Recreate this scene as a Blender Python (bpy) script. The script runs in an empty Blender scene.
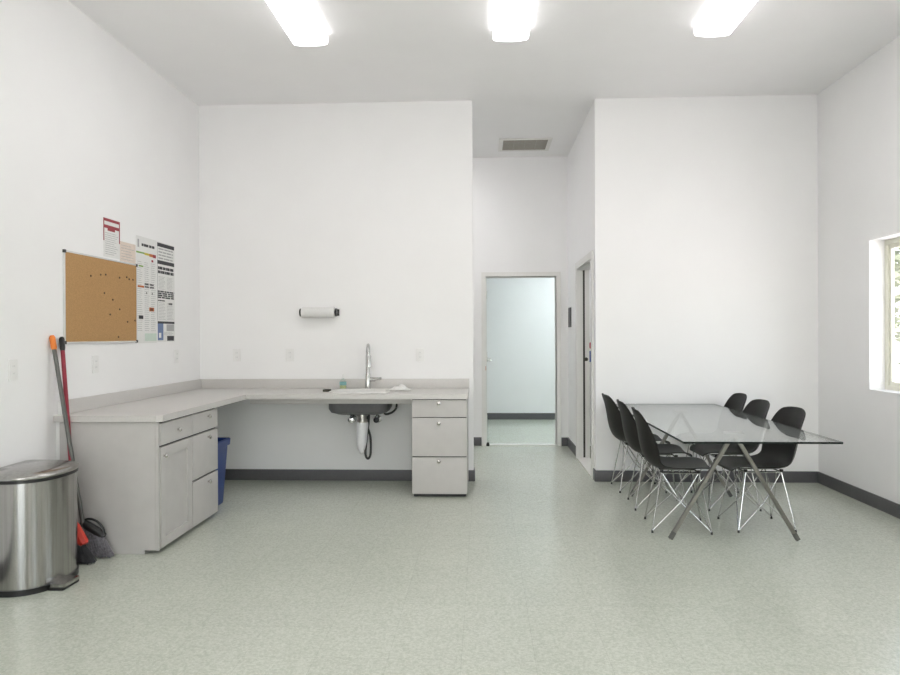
import bpy, bmesh, math, random
from mathutils import Vector, Matrix
random.seed(7)
PI = math.pi
S = bpy.context.scene
COL = S.collection

# ------------------------------------------------------------------ camera
F_PX, YAW, PITCH, ROLL, CAM_H = 711.8, .0467, -.003, .0041, 1.32
c_, s_ = math.cos(YAW), math.sin(YAW)
r0 = Vector((c_, s_, 0)); f0 = Vector((-s_, c_, 0)); up = Vector((0, 0, 1))
fw = f0*math.cos(PITCH) + up*math.sin(PITCH)
u0 = up*math.cos(PITCH) - f0*math.sin(PITCH)
rt = r0*math.cos(ROLL) - u0*math.sin(ROLL)
ut = r0*math.sin(ROLL) + u0*math.cos(ROLL)
cam_d = bpy.data.cameras.new('camera')
cam_d.sensor_width = 36; cam_d.lens = F_PX/900*36; cam_d.clip_start = .05
cam = bpy.data.objects.new('camera', cam_d); COL.objects.link(cam)
m = Matrix((rt, ut, -fw)).transposed().to_4x4(); m.translation = (0, 0, CAM_H)
cam.matrix_world = m
S.camera = cam

# ------------------------------------------------------------------ world, exposure
S.view_settings.view_transform = 'Standard'
S.view_settings.look = 'None'
S.view_settings.gamma = 1
S.view_settings.use_curve_mapping = False
S.view_settings.exposure = .97
LAMP_POWER = 5.0
LAMP_COLOUR = (1.0, .98, .99)
BACK_LAMP_POWER = 17.0
PASSAGE_FILL_POWER = 11.0  # fill light added in the unseen passage
w = bpy.data.worlds.new('sky'); S.world = w; w.use_nodes = True
nt = w.node_tree; nt.nodes.clear()
sky = nt.nodes.new('ShaderNodeTexSky'); sky.sky_type = 'NISHITA'; sky.sun_disc = False
sky.sun_elevation = math.radians(50); sky.sun_rotation = math.radians(200)
bg = nt.nodes.new('ShaderNodeBackground'); bg.inputs['Strength'].default_value = .45
sun_d = bpy.data.lights.new('sun', 'SUN'); sun_d.energy = 14; sun_d.angle = .01; sun_d.color = (1, .93, 1.0)
sun = bpy.data.objects.new('sun', sun_d); COL.objects.link(sun); sun.location = (-3, -16, 14)
sun.rotation_euler = Vector((.03, 1, -1.3)).to_track_quat('-Z', 'Y').to_euler()
def portal(name, loc, rot, sx, sy):
    d = bpy.data.lights.new(name, 'AREA'); d.shape = 'RECTANGLE'; d.size = sx; d.size_y = sy; d.cycles.is_portal = True
    o = bpy.data.objects.new(name, d); COL.objects.link(o); o.location = loc; o.rotation_euler = rot
portal('daylight_portal', (.15, -3.69, 1.25), (math.pi/2, 0, 0), 3.3, 2.4)
portal('daylight_portal', (3.14, 4.89, 1.46), (0, math.pi/2, 0), 1.15, 1.47)
portal('daylight_portal', (3.14, .3, 1.46), (0, math.pi/2, 0), 1.15, 1.8)
hs = nt.nodes.new('ShaderNodeHueSaturation'); hs.inputs['Saturation'].default_value = .35
wo = nt.nodes.new('ShaderNodeOutputWorld')
nt.links.new(sky.outputs[0], hs.inputs['Color']); nt.links.new(hs.outputs[0], bg.inputs[0]); nt.links.new(bg.outputs[0], wo.inputs[0])

# ------------------------------------------------------------------ materials
def sock(b, *names):
    for n in names:
        if n in b.inputs: return b.inputs[n]
def mat(name, col, rough=.5, metal=0., spec=.5, var=.03, scale=40, bump=0., bscale=None, stretch=None):
    m = bpy.data.materials.new(name); m.use_nodes = True
    t = m.node_tree; b = t.nodes['Principled BSDF']
    b.inputs['Roughness'].default_value = rough; b.inputs['Metallic'].default_value = metal
    sock(b, 'Specular IOR Level').default_value = spec
    tc = t.nodes.new('ShaderNodeTexCoord'); mp = t.nodes.new('ShaderNodeMapping')
    t.links.new(tc.outputs['Object'], mp.inputs[0])
    if stretch: mp.inputs['Scale'].default_value = stretch
    n = t.nodes.new('ShaderNodeTexNoise'); n.inputs['Scale'].default_value = scale; n.inputs['Detail'].default_value = 4
    t.links.new(mp.outputs[0], n.inputs['Vector'])
    r = t.nodes.new('ShaderNodeValToRGB')
    r.color_ramp.elements[0].position = .3; r.color_ramp.elements[1].position = .7
    r.color_ramp.elements[0].color = (*[max(0, x*(1-var)) for x in col], 1)
    r.color_ramp.elements[1].color = (*[min(1, x*(1+var)) for x in col], 1)
    t.links.new(n.outputs['Fac'], r.inputs[0]); t.links.new(r.outputs[0], b.inputs['Base Color'])
    if bump:
        n2 = t.nodes.new('ShaderNodeTexNoise'); n2.inputs['Scale'].default_value = bscale or scale
        t.links.new(mp.outputs[0], n2.inputs['Vector'])
        bp = t.nodes.new('ShaderNodeBump'); bp.inputs['Strength'].default_value = bump; bp.inputs['Distance'].default_value = .002
        t.links.new(n2.outputs['Fac'], bp.inputs['Height']); t.links.new(bp.outputs[0], b.inputs['Normal'])
    return m
def emis(name, col, st):
    m = bpy.data.materials.new(name); m.use_nodes = True
    t = m.node_tree; t.nodes.clear()
    e = t.nodes.new('ShaderNodeEmission'); e.inputs[0].default_value = (*col, 1); e.inputs[1].default_value = st
    o = t.nodes.new('ShaderNodeOutputMaterial'); t.links.new(e.outputs[0], o.inputs[0]); return m
def glass(name, tint, rough=0.0, ior=1.5, film=0.):
    m = bpy.data.materials.new(name); m.use_nodes = True
    t = m.node_tree; t.nodes.clear()
    tr = t.nodes.new('ShaderNodeBsdfTransparent'); tr.inputs[0].default_value = (*tint, 1)
    gl = t.nodes.new('ShaderNodeBsdfGlossy'); gl.inputs['Roughness'].default_value = rough
    fr = t.nodes.new('ShaderNodeFresnel'); fr.inputs[0].default_value = ior
    # both faces of the pane are seen from outside the solid
    geo = t.nodes.new('ShaderNodeNewGeometry')
    vm = t.nodes.new('ShaderNodeVectorMath'); vm.operation = 'DOT_PRODUCT'
    ab = t.nodes.new('ShaderNodeMath'); ab.operation = 'ABSOLUTE'
    t.links.new(geo.outputs['Normal'], vm.inputs[0]); t.links.new(geo.outputs['Incoming'], vm.inputs[1])
    t.links.new(vm.outputs['Value'], ab.inputs[0])
    # Schlick: .04 + .96 (1-cos)^5
    sub = t.nodes.new('ShaderNodeMath'); sub.operation = 'SUBTRACT'; sub.inputs[0].default_value = 1
    t.links.new(ab.outputs[0], sub.inputs[1])
    pw = t.nodes.new('ShaderNodeMath'); pw.operation = 'POWER'; pw.inputs[1].default_value = 5.6
    t.links.new(sub.outputs[0], pw.inputs[0])
    ma = t.nodes.new('ShaderNodeMath'); ma.operation = 'MULTIPLY_ADD'; ma.inputs[1].default_value = .93; ma.inputs[2].default_value = .04
    t.links.new(pw.outputs[0], ma.inputs[0])
    t.nodes.remove(fr)
    if film:
        df = t.nodes.new('ShaderNodeBsdfDiffuse'); df.inputs[0].default_value = (.80, .84, .80, 1)
        m0 = t.nodes.new('ShaderNodeMixShader'); m0.inputs[0].default_value = film
        t.links.new(tr.outputs[0], m0.inputs[1]); t.links.new(df.outputs[0], m0.inputs[2]); tr = m0
    mx = t.nodes.new('ShaderNodeMixShader')
    t.links.new(ma.outputs[0], mx.inputs[0]); t.links.new(tr.outputs[0], mx.inputs[1]); t.links.new(gl.outputs[0], mx.inputs[2])
    o = t.nodes.new('ShaderNodeOutputMaterial'); t.links.new(mx.outputs[0], o.inputs[0]); return m

def floor_mat():
    m = bpy.data.materials.new('vinyl_tile'); m.use_nodes = True
    t = m.node_tree; b = t.nodes['Principled BSDF']
    tc = t.nodes.new('ShaderNodeTexCoord')
    br = t.nodes.new('ShaderNodeTexBrick'); br.offset = 0; br.inputs['Scale'].default_value = 1
    br.inputs['Brick Width'].default_value = .3; br.inputs['Row Height'].default_value = .3
    br.inputs['Mortar Size'].default_value = .0012; br.inputs['Mortar Smooth'].default_value = .3
    br.inputs['Color1'].default_value = (.985, .985, .985, 1); br.inputs['Color2'].default_value = (1.015, 1.015, 1.015, 1)
    br.inputs['Mortar'].default_value = (.85, .85, .84, 1)
    t.links.new(tc.outputs['Object'], br.inputs['Vector'])
    n = t.nodes.new('ShaderNodeTexNoise'); n.inputs['Scale'].default_value = 85; n.inputs['Detail'].default_value = 5; n.inputs['Roughness'].default_value = .8
    t.links.new(tc.outputs['Object'], n.inputs['Vector'])
    r = t.nodes.new('ShaderNodeValToRGB'); r.color_ramp.elements[0].position = .40; r.color_ramp.elements[1].position = .60
    r.color_ramp.elements[0].color = (.475, .505, .42, 1); r.color_ramp.elements[1].color = (.64, .665, .585, 1)
    t.links.new(n.outputs['Fac'], r.inputs[0])
    def mul(a, c):
        x = t.nodes.new('ShaderNodeMix'); x.data_type = 'RGBA'; x.blend_type = 'MULTIPLY'; x.inputs[0].default_value = 1
        t.links.new(a, x.inputs[6]); t.links.new(c, x.inputs[7]); return x.outputs[2]
    t.links.new(mul(r.outputs[0], br.outputs[0]), b.inputs['Base Color'])
    b.inputs['Roughness'].default_value = .22
    n4 = t.nodes.new('ShaderNodeTexNoise'); n4.inputs['Scale'].default_value = 9; n4.inputs['Detail'].default_value = 2
    t.links.new(tc.outputs['Object'], n4.inputs['Vector'])
    bp = t.nodes.new('ShaderNodeBump'); bp.inputs['Strength'].default_value = .10; bp.inputs['Distance'].default_value = .005
    t.links.new(n4.outputs['Fac'], bp.inputs['Height']); t.links.new(bp.outputs[0], b.inputs['Normal'])
    return m

M = dict(
    wall=mat('painted_wall', (.92, .915, .91), .6, spec=.3, var=.008, scale=3, bump=.08, bscale=180),
    ceil=mat('painted_ceiling', (.94, .93, .93), .7, spec=.2, var=.008, scale=3),
    trim=mat('painted_trim', (.80, .79, .76), .4, var=.01),
    wframe=mat('cream_window_frame', (.78, .77, .66), .4, var=.01),
    base=mat('rubber_baseboard', (.105, .103, .108), .45, var=.05),
    floor=floor_mat(),
    cab=mat('grey_cabinet_laminate', (.545, .525, .505), .42, var=.025, scale=12),
    gapshade=mat('cabinet_gap_shade', (.05, .05, .05), .8),  # shade between and under cabinet fronts, painted as a dark colour
    top=mat('grey_worktop_laminate', (.62, .60, .575), .35, var=.04, scale=160),
    steel=mat('brushed_steel', (.40, .39, .375), .2, 1, var=.16, scale=5, stretch=(14, 14, .15)),
    chrome=mat('chrome', (.56, .56, .555), .16, 1, var=.01),
    satin=mat('satin_metal', (.50, .48, .45), .3, 1, var=.03),
    legmetal=mat('table_leg_metal', (.24, .23, .21), .32, 1, var=.04),
    nickel=mat('nickel', (.65, .63, .6), .25, 1, var=.02),
    blackp=mat('black_plastic', (.012, .012, .012), .35, var=.1),
    shell=mat('black_moulded_shell', (.013, .0125, .0115), .48, spec=.28, var=.1, bump=.15, bscale=400),
    sinkext=mat('sink_undercoating', (.11, .11, .115), .6, var=.06),
    sinkin=mat('sink_steel', (.86, .85, .82), .35, .2, var=.02),
    white=mat('white_plastic', (.86, .86, .845), .4, var=.01),
    almond=mat('ivory_plastic', (.87, .865, .85), .4, var=.01),
    paper=mat('white_paper', (.80, .80, .78), .8, var=.02),
    pinkp=mat('faded_pink_paper', (.76, .66, .58), .8, var=.06, scale=25),
    ink=mat('black_ink', (.04, .04, .045), .7), greyink=mat('grey_ink', (.42, .42, .42), .7),
    redink=mat('red_ink', (.33, .045, .06), .7), greenink=mat('green_ink', (.22, .40, .08), .7),
    yellowink=mat('yellow_ink', (.60, .50, .06), .7), orangeink=mat('orange_ink', (.55, .16, .05), .7), blueink=mat('blue_ink', (.16, .22, .38), .7),
    lgreen=mat('pale_green_ink', (.62, .72, .64), .7),
    cork=mat('cork', (.47, .275, .115), .85, var=.14, scale=150, bump=.2),
    alu=mat('aluminium', (.72, .72, .71), .4, .6, var=.02),
    red=mat('red_painted_metal', (.30, .02, .04), .4, var=.05), redp=mat('red_plastic', (.62, .05, .03), .4, var=.05),
    orange=mat('orange_plastic', (.85, .23, .03), .45, var=.06),
    greypole=mat('grey_pole', (.12, .12, .11), .4, .3, var=.05),
    bristle_b=mat('black_bristles', (.025, .025, .028), .7, var=.3), bristle_g=mat('grey_bristles', (.16, .15, .165), .7, var=.5, scale=90),
    blue=mat('blue_plastic', (.022, .055, .22), .4, var=.06),
    pvc=mat('white_trap_cover', (.90, .90, .92), .5, var=.02),
    hose=mat('dark_hose', (.06, .06, .06), .5, var=.05), pipe=mat('grey_pipe', (.35, .35, .34), .35, .6),
    cloth=mat('white_cloth', (.80, .79, .77), .9, var=.03, bump=.3, bscale=90),
    sponge=mat('dark_sponge', (.07, .065, .05), .9, var=.3, scale=120),
    teal=mat('teal_label', (.20, .40, .40), .5), soap=mat('yellow_green_soap', (.60, .60, .32), .2),
    clear=glass('clear_plastic', (.90, .95, .94)),
    tglass=glass('table_glass', (.965, .985, .975), film=.13), tedge=mat('glass_edge', (.012, .018, .016), .45, spec=.1, var=.05),
    pane=glass('window_glass', (.97, .98, .97)),
    lamp=emis('lit_diffuser', LAMP_COLOUR, LAMP_POWER), passagefill=emis('passage_fill_light', LAMP_COLOUR, PASSAGE_FILL_POWER), lampend=emis('lit_end_cap', LAMP_COLOUR, 1.2), backlamp=emis('lit_cool_diffuser', (.86, .97, 1.0), BACK_LAMP_POWER),
    pin=mat('brown_pin', (.14, .08, .035), .6), louvre=mat('louvre', (.33, .31, .27), .5, var=.06), ventdark=mat('vent_shadow', (.06, .06, .05), .8),
    sign=mat('sign_dark', (.05, .05, .055), .5),
    leaf=mat('leaf', (.13, .145, .09), .6, var=.3), bark=mat('bark', (.16, .12, .08), .9, var=.3),
    earth=mat('outside_ground', (.58, .56, .53), .9, var=.1, scale=3),
    bluesign=mat('blue_sign', (.03, .10, .45), .5), redsign=mat('red_sign', (.55, .04, .08), .5),
    bronze=mat('dark_bronze', (.09, .085, .07), .35, .7), copper=mat('copper_tag', (.55, .22, .10), .4),
)

# ------------------------------------------------------------------ mesh builder
def basis(d):
    d = d.normalized(); a = Vector((0, 0, 1)) if abs(d.z) < .9 else Vector((1, 0, 0))
    u = d.cross(a).normalized(); return u, d.cross(u).normalized()
class MB:
    def __init__(s): s.bm = bmesh.new(); s.mi = 0; s.crisp = False
    def face(s, vs):
        try: f = s.bm.faces.new(vs); f.material_index = s.mi; return f
        except ValueError: return None
    def box(s, x0, x1, y0, y1, z0, z1, bev=0.):
        pts = [(x, y, z) for x in (x0, x1) for y in (y0, y1) for z in (z0, z1)]
        v = [s.bm.verts.new(p) for p in pts]
        fs = [s.face([v[i] for i in q]) for q in ((0,1,3,2),(4,6,7,5),(0,4,5,1),(2,3,7,6),(0,2,6,4),(1,5,7,3))]
        if bev:
            s.crisp = True
            es = list({e for f in fs for e in f.edges})
            bmesh.ops.bevel(s.bm, geom=es, offset=bev, segments=2, profile=.7, affect='EDGES')
        return s
    def rings(s, rings, close=True, cap=True):
        R = [[s.bm.verts.new(p) for p in r] for r in rings]
        n = len(R[0])
        for a, b in zip(R, R[1:]):
            for i in range(n if close else n-1):
                j = (i+1) % n; s.face([a[i], a[j], b[j], b[i]])
        if cap and close:
            s.face(R[0][::-1]); s.face(R[-1])
        return s
    def tube(s, pts, r, n=10, cap=True):
        pts = [Vector(p) for p in pts]; rs = r if isinstance(r, (list, tuple)) else [r]*len(pts)
        rings = []; u = None
        for i, p in enumerate(pts):
            d = (pts[min(i+1, len(pts)-1)]-pts[max(i-1, 0)]).normalized()
            if u is None: u, v = basis(d)
            else:
                u = (u - d*u.dot(d)).normalized(); v = d.cross(u)
            rings.append([p + (u*math.cos(2*PI*k/n)+v*math.sin(2*PI*k/n))*rs[i] for k in range(n)])
        return s.rings(rings, cap=cap)
    def lathe(s, prof, cx=0, cy=0, n=24, cap=True, axis='z', cz=0):
        rings = []
        for r, h in prof:
            ring = []
            for k in range(n):
                a = 2*PI*k/n; A, B = r*math.cos(a), r*math.sin(a)
                if axis == 'z': ring.append((cx+A, cy+B, cz+h))
                elif axis == 'x': ring.append((cx+h, cy+A, cz+B))
                else: ring.append((cx+B, cy+h, cz+A))
            rings.append(ring)
        return s.rings(rings, cap=cap)
    def prism(s, outline, z0, z1):
        return s.rings([[(x, y, z0) for x, y in outline], [(x, y, z1) for x, y in outline]])
    def build(s, name, material, parent=None, smooth=True, mods=(), angle=35):
        if s.crisp: angle = min(angle, 12)
        bmesh.ops.recalc_face_normals(s.bm, faces=s.bm.faces)
        root = parent
        while root is not None and root.parent is not None: root = root.parent
        if root is not None: off = Vector(root.location)
        else:
            xs = [v.co for v in s.bm.verts]
            off = Vector(((min(p.x for p in xs)+max(p.x for p in xs))/2, (min(p.y for p in xs)+max(p.y for p in xs))/2, min(p.z for p in xs)))
        bmesh.ops.translate(s.bm, verts=s.bm.verts, vec=-off)
        me = bpy.data.meshes.new(name); s.bm.to_mesh(me); s.bm.free()
        for mm in (material if isinstance(material, (list, tuple)) else [material]): me.materials.append(mm)
        o = bpy.data.objects.new(name, me); COL.objects.link(o)
        if parent is None: o.location = off
        else: o.parent = parent
        if smooth:
            for p in me.polygons: p.use_smooth = True
            me.set_sharp_from_angle(angle=math.radians(angle))
        return o
def box(name, material, parent, *b, bev=0.): return MB().box(*b, bev=bev).build(name, material, parent, angle=12)
def tag(o, label, cat, group=None, kind=None):
    o['label'] = label; o['category'] = cat
    if group: o['group'] = group
    if kind: o['kind'] = kind
    return o
def thing(name, label, cat, loc, group=None):
    o = bpy.data.objects.new(name, None); o.empty_display_size = .1; COL.objects.link(o); o.location = loc
    return tag(o, label, cat, group)
def struct(name, mb_or_obj, material=None, label=None, cat=None):
    o = mb_or_obj.build(name, material) if isinstance(mb_or_obj, MB) else mb_or_obj
    o['kind'] = 'structure'
    if label: o['label'] = label
    if cat: o['category'] = cat
    return o
def struct_root(name, loc, label, cat):
    o = thing(name, label, cat, loc); o['kind'] = 'structure'; return o
def spline(pts, n=8):
    P = [Vector(p) for p in pts]; out = []
    for i in range(len(P)-1):
        a, b, c, d = P[max(i-1, 0)], P[i], P[i+1], P[min(i+2, len(P)-1)]
        for k in range(n):
            t = k/n
            out.append(.5*((2*b)+(c-a)*t+(2*a-5*b+4*c-d)*t*t+(3*b-a-3*c+d)*t**3))
    out.append(P[-1]); return out

# ------------------------------------------------------------------ setting
XL, XA, XB, XR = -2.606, -.092, 1.009, 2.968
YA, YB, YH, YF, ZC, YN = 6.441, 6.461, 8.523, 11.18, 3.442, -3.6
T = .12
struct('floor', MB().box(XL-T, XR+.17, YN-T, YF+T, -.1, 0), M['floor'], 'pale green speckled vinyl tile floor with faint seams', 'floor')
struct('ceiling', MB().box(XL-T, XR+.17, YN-T, YH+T, ZC, ZC+.1), M['ceil'], 'plain white painted ceiling carrying the strip lights', 'ceiling')
struct('wall_left', MB().box(XL-T, XL, YN-T, YA+T, 0, ZC), M['wall'], 'white wall on the left carrying the corkboard', 'wall')
struct('wall_back_left', MB().box(XL, XA, YA, YA+T, 0, ZC), M['wall'], 'white wall behind the sink counter', 'wall')
XC = -2.486  # passage left of the hall, added to hold its fill light
struct('wall_hall_left', MB().box(XC-T, XC, YA+T, YH, 0, ZC), M['wall'], 'white wall closing the unseen side passage added behind the sink wall', 'wall')
struct('wall_back_right', MB().box(XB, XR, YB, YB+T, 0, ZC), M['wall'], 'white wall behind the glass table', 'wall')
DY0, DY1, DZ = 6.63, 7.65, 2.02
b = MB(); b.box(XB, XB+T, YB+T, DY0, 0, ZC); b.box(XB, XB+T, DY1, YH, 0, ZC); b.box(XB, XB+T, DY0, DY1, DZ, ZC)
struct('wall_hall_right', b, M['wall'], 'white right wall of the hall with the side door', 'wall')
HX0, HX1, HZ = .030, .870, 2.02
b = MB(); b.box(XC-T, HX0, YH, YH+T, 0, ZC); b.box(HX1, XB+T, YH, YH+T, 0, ZC); b.box(HX0, HX1, YH, YH+T, HZ, ZC)
struct('wall_hall_end', b, M['wall'], 'white end wall of the hall around the open doorway', 'wall')
NX0, NX1, NZ0, NZ1 = -1.5, 1.8, .05, 2.45
b = MB(); b.box(XL, NX0, YN-T, YN, 0, ZC); b.box(NX1, XR, YN-T, YN, 0, ZC); b.box(NX0, NX1, YN-T, YN, 0, NZ0); b.box(NX0, NX1, YN-T, YN, NZ1, ZC)
struct('wall_near', b, M['wall'], 'white wall behind the viewer around the added glazed front', 'wall')
t = struct_root('window_3', (.15, YN-.06, NZ0), 'unseen wide glazed front added behind the viewer for daylight', 'window')  # added glazing, out of view, brings daylight into room and hall
b = MB()
for k in range(5):
    xx = NX0+(NX1-NX0-.05)*k/4; b.box(xx, xx+.05, YN-.09, YN-.04, NZ0, NZ1)
for k in range(4):
    xa = NX0+(NX1-NX0-.05)*k/4+.05; xb = NX0+(NX1-NX0-.05)*(k+1)/4
    for zz in (NZ0, NZ1-.05): b.box(xa, xb, YN-.09, YN-.04, zz, zz+.05)
b.build('window_frame', M['alu'], t)
for k in range(4):
    xa = NX0+(NX1-NX0-.05)*k/4+.05; xb = NX0+(NX1-NX0-.05)*(k+1)/4
    box('pane', M['pane'], t, xa, xb, YN-.068, YN-.062, NZ0+.05, NZ1-.05)
# right wall with two window openings
W = [(4.15, 5.622), (-.6, 1.2)]; WZ0, WZ1, RT = .884, 2.036, .17
b = MB()
ys = [YN-T, W[1][0], W[1][1], W[0][0], W[0][1], YB+T]
b.box(XR, XR+RT, ys[0], ys[1], 0, ZC); b.box(XR, XR+RT, ys[2], ys[3], 0, ZC); b.box(XR, XR+RT, ys[4], ys[5], 0, ZC)
for y0, y1 in W: b.box(XR, XR+RT, y0, y1, 0, WZ0); b.box(XR, XR+RT, y0, y1, WZ1, ZC)
struct('wall_right', b, M['wall'], 'white wall on the right with the window', 'wall')
# room beyond the doorway
FX0, FX1, FZ = -1.3, 2.4, 2.75
struct('wall_far', MB().box(FX0, FX1, YF, YF+T, 0, FZ), M['wall'], 'white wall of the room beyond the doorway', 'wall')
struct('wall_far_left', MB().box(FX0-T, FX0, YH+T, YF+T, 0, FZ), M['wall'], 'left wall of the room beyond the doorway', 'wall')
struct('wall_far_right', MB().box(FX1, FX1+T, YH+T, YF+T, 0, FZ), M['wall'], 'right wall of the room beyond the doorway', 'wall')
b = MB(); b.box(FX0, XA-T, YH, YH+T, 0, FZ); b.box(XB+T, FX1, YH, YH+T, 0, FZ)
struct('wall_far_near', b, M['wall'], 'door side wall of the far room', 'wall')
struct('ceiling_far', MB().box(FX0-T, FX1+T, YH+T, YF+T, FZ, FZ+.1), M['ceil'], 'ceiling of the room beyond the doorway', 'ceiling')
# baseboards
BH, BT = .1, .012
def bb(name, x0, x1, y0, y1, label): struct('baseboard_'+name, MB().box(x0, x1, y0, y1, 0, BH, bev=.003), M['base'], label, 'baseboard')
bb('back_left', XL+BT, XA+BT, YA-BT, YA, 'dark grey rubber baseboard under the sink counter')
bb('left', XL, XL+BT, YN+BT, 4.215, 'dark grey rubber baseboard along the left wall')
bb('hall_left', XA, XA+BT, YA, YA+T, 'dark baseboard wrapping the end of the sink wall')
bb('hall_end_left', XC, HX0-.055, YH-BT, YH, 'short dark baseboard left of the open doorway')
bb('hall_end_right', HX1+.055, XB-BT, YH-BT, YH, 'short dark baseboard right of the open doorway')
bb('hall_right', XB-BT, XB, DY1+.07, YH, 'dark grey rubber baseboard between side door and hall end')
bb('hall_corner', XB-BT, XB, YB-BT, DY0-.07, 'dark baseboard return at the hall corner')
bb('back_right', XB, XR-BT, YB-BT, YB, 'dark grey rubber baseboard behind the glass table')
bb('right', XR-BT, XR, YN+BT, YB, 'dark grey rubber baseboard along the right wall')
bb('far', FX0, FX1, YF-BT, YF, 'dark grey rubber baseboard in the far room')

# door 1: open doorway at the end of the hall
d = struct_root('door_1', (.45, YH, 0), 'open white door and frame at the hall end', 'door')
b = MB(); fw_, fd = .05, .02
b.box(HX0-fw_, HX0, YH-fd, YH+T+fd, 0, HZ+fw_); b.box(HX1, HX1+fw_, YH-fd, YH+T+fd, 0, HZ+fw_); b.box(HX0, HX1, YH-fd, YH+T+fd, HZ, HZ+fw_)
b.build('door_frame', M['trim'], d)
b = MB(); b.box(HX0, HX0+.012, YH+.05, YH+.075, 0, HZ); b.box(HX1-.012, HX1, YH+.05, YH+.075, 0, HZ); b.box(HX0+.012, HX1-.012, YH+.05, YH+.075, HZ-.012, HZ)
b.build('door_stop', M['trim'], d)
box('threshold', M['trim'], d, HX0, HX1, YH+.0, YH+.10, 0, .010, bev=.002)
leaf = box('door_leaf', M['trim'], d, HX0-.032, HX0+.012, YH+T+.025, YH+T+.025+.84, .012, 2.0, bev=.003)
for z in (.25, 1.02, 1.76):
    MB().tube([(HX0+.006, YH+T+.018, z), (HX0+.006, YH+T+.018, z+.1)], .012).build('hinge', M['nickel'], d)
hb = MB(); hb.lathe([(.03, 0), (.03, .012), (.012, .014), (.012, .05)], axis='x', cx=HX0+.012, cy=YH+.86, cz=1.0, n=16)
hb.tube([(HX0+.060, YH+.86, 1.0), (HX0+.065, YH+.80, 1.0), (HX0+.065, YH+.73, .995)], [.015, .014, .012])
hb.build('door_handle', M['nickel'], d)
MB().lathe([(.02, 0), (.02, .02), (.013, .04), (0.004, .045)], cx=HX0+.02, cy=YH-.03, n=14).build('door_bumper', M['blackp'], d)
box('strike_tag', M['copper'], d, HX0-.004, HX0+.002, YH-.022, YH+.03, .90, .95)

# door 2: side door in the hall right wall
d = struct_root('door_2', (XB, 7.14, 0), 'white side door in the right wall of the hall', 'door')
b = MB(); cw = .07
b.box(XB-.018, XB+.002, DY0-cw, DY0, 0, DZ+cw, bev=.004); b.box(XB-.018, XB+.002, DY1, DY1+cw, 0, DZ+cw, bev=.004); b.box(XB-.018, XB+.002, DY0, DY1, DZ, DZ+cw, bev=.004)
b.box(XB, XB+T, DY0, DY0+.012, 0, DZ); b.box(XB, XB+T, DY1-.012, DY1, 0, DZ); b.box(XB, XB+T, DY0+.012, DY1-.012, DZ-.012, DZ)
b.build('door_frame', M['trim'], d)
box('gasket', M['ventdark'], d, XB+.052, XB+.072, DY1-.016, DY1-.012, .014, DZ-.014)
kb = MB(); kb.lathe([(.020, 0), (.020, -.006), (.009, -.010), (.009, -.022), (.014, -.030), (.010, -.038)], axis='y', cx=XB+.085, cy=DY1-.012, cz=1.06, n=18)
kb.build('latch_knob', M['bronze'], d)
box('threshold', M['trim'], d, XB-.012, XB+T, DY0+.012, DY1-.012, 0, .012, bev=.003)
leaf = box('door_leaf', M['trim'], d, XB+T+.015, XB+T+.93, DY0-.005, DY0+.036, .018, DZ-.016, bev=.003)
kb = MB(); kb.lathe([(.03, 0), (.03, .008), (.011, .012), (.011, .035), (.024, .045), (.026, .058), (.015, .068)], axis='y', cx=XB+T+.87, cy=DY0+.036, cz=1.0, n=18)
kb.build('door_knob', M['satin'], leaf)
# small side room behind the side doorway
struct('wall_side', MB().box(2.3, 2.4, YB+T, YH, 0, ZC), M['wall'], 'wall of the small side room', 'wall')
t = thing('wall_dispenser', 'white wall dispenser with blue panel seen through the side doorway', 'dispenser', (1.32, YH, .98))
box('case', M['white'], t, 1.20, 1.44, YH-.09, YH, .98, 1.30, bev=.008)
box('blue_panel', M['bluesign'], t, 1.215, 1.425, YH-.094, YH-.09, 1.0, 1.13)
MB().lathe([(.045, 0), (.045, -.004)], axis='y', cx=1.282, cy=YH-.09, cz=1.195, n=24).build('red_disc', M['redsign'], t)
b = MB(); b.lathe([(.05, 0), (.05, .05), (.018, .06), (.018, .80), (.024, .82), (.024, .86)], cx=1.250, cy=8.05, n=16)
tag(b.build('floor_post', M['greypole']), 'dark slim floor post seen through the side doorway', 'post')

# wall plaque beside the hall end
p = box('wall_sign', M['sign'], None, XB-.012, XB, 8.20, 8.42, 1.41, 1.635, bev=.003)
tag(p, 'dark plaque on the hall wall beyond the side door', 'sign')

# windows
def window(n, y0, y1, label):
    d = struct_root('window_%d' % n, (XR+.13, (y0+y1)/2, WZ0), label, 'window')
    x0, x1 = XR+.115, XR+.165; q = .04
    b = MB(); b.box(x0, x1, y0, y0+q, WZ0, WZ1); b.box(x0, x1, y1-q, y1, WZ0, WZ1); b.box(x0, x1, y0+q, y1-q, WZ0, WZ0+q); b.box(x0, x1, y0+q, y1-q, WZ1-q, WZ1)
    ym = (y0+y1)/2
    b.build('window_frame', M['wframe'], d)
    for a0, a1 in ((y0+q, ym+.015), (ym-.015, y1-q)):
        sx = x0+.012 if a0 > y0+q+.01 else x0+.03
        b = MB(); g = .03; z0, z1 = WZ0+q, WZ1-q
        b.box(sx, sx+.016, a0, a0+g, z0, z1); b.box(sx, sx+.016, a1-g, a1, z0, z1); b.box(sx, sx+.016, a0+g, a1-g, z0, z0+g); b.box(sx, sx+.016, a0+g, a1-g, z1-g, z1)
        sash = b.build('sash', M['wframe'], d)
        box('pane', M['pane'], sash, sx+.006, sx+.010, a0+g, a1-g, z0+g, z1-g)
    box('sill', M['wall'], d, XR-.004, x0, y0, y1, WZ0-.001, WZ0+.008)
    return d
window(1, W[0][0], W[0][1], 'deep set window in the right wall looking onto greenery')
window(2, W[1][0], W[1][1], 'unseen second window added in the right wall beside the viewer for daylight')  # out of view, added as a daylight source

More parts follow.
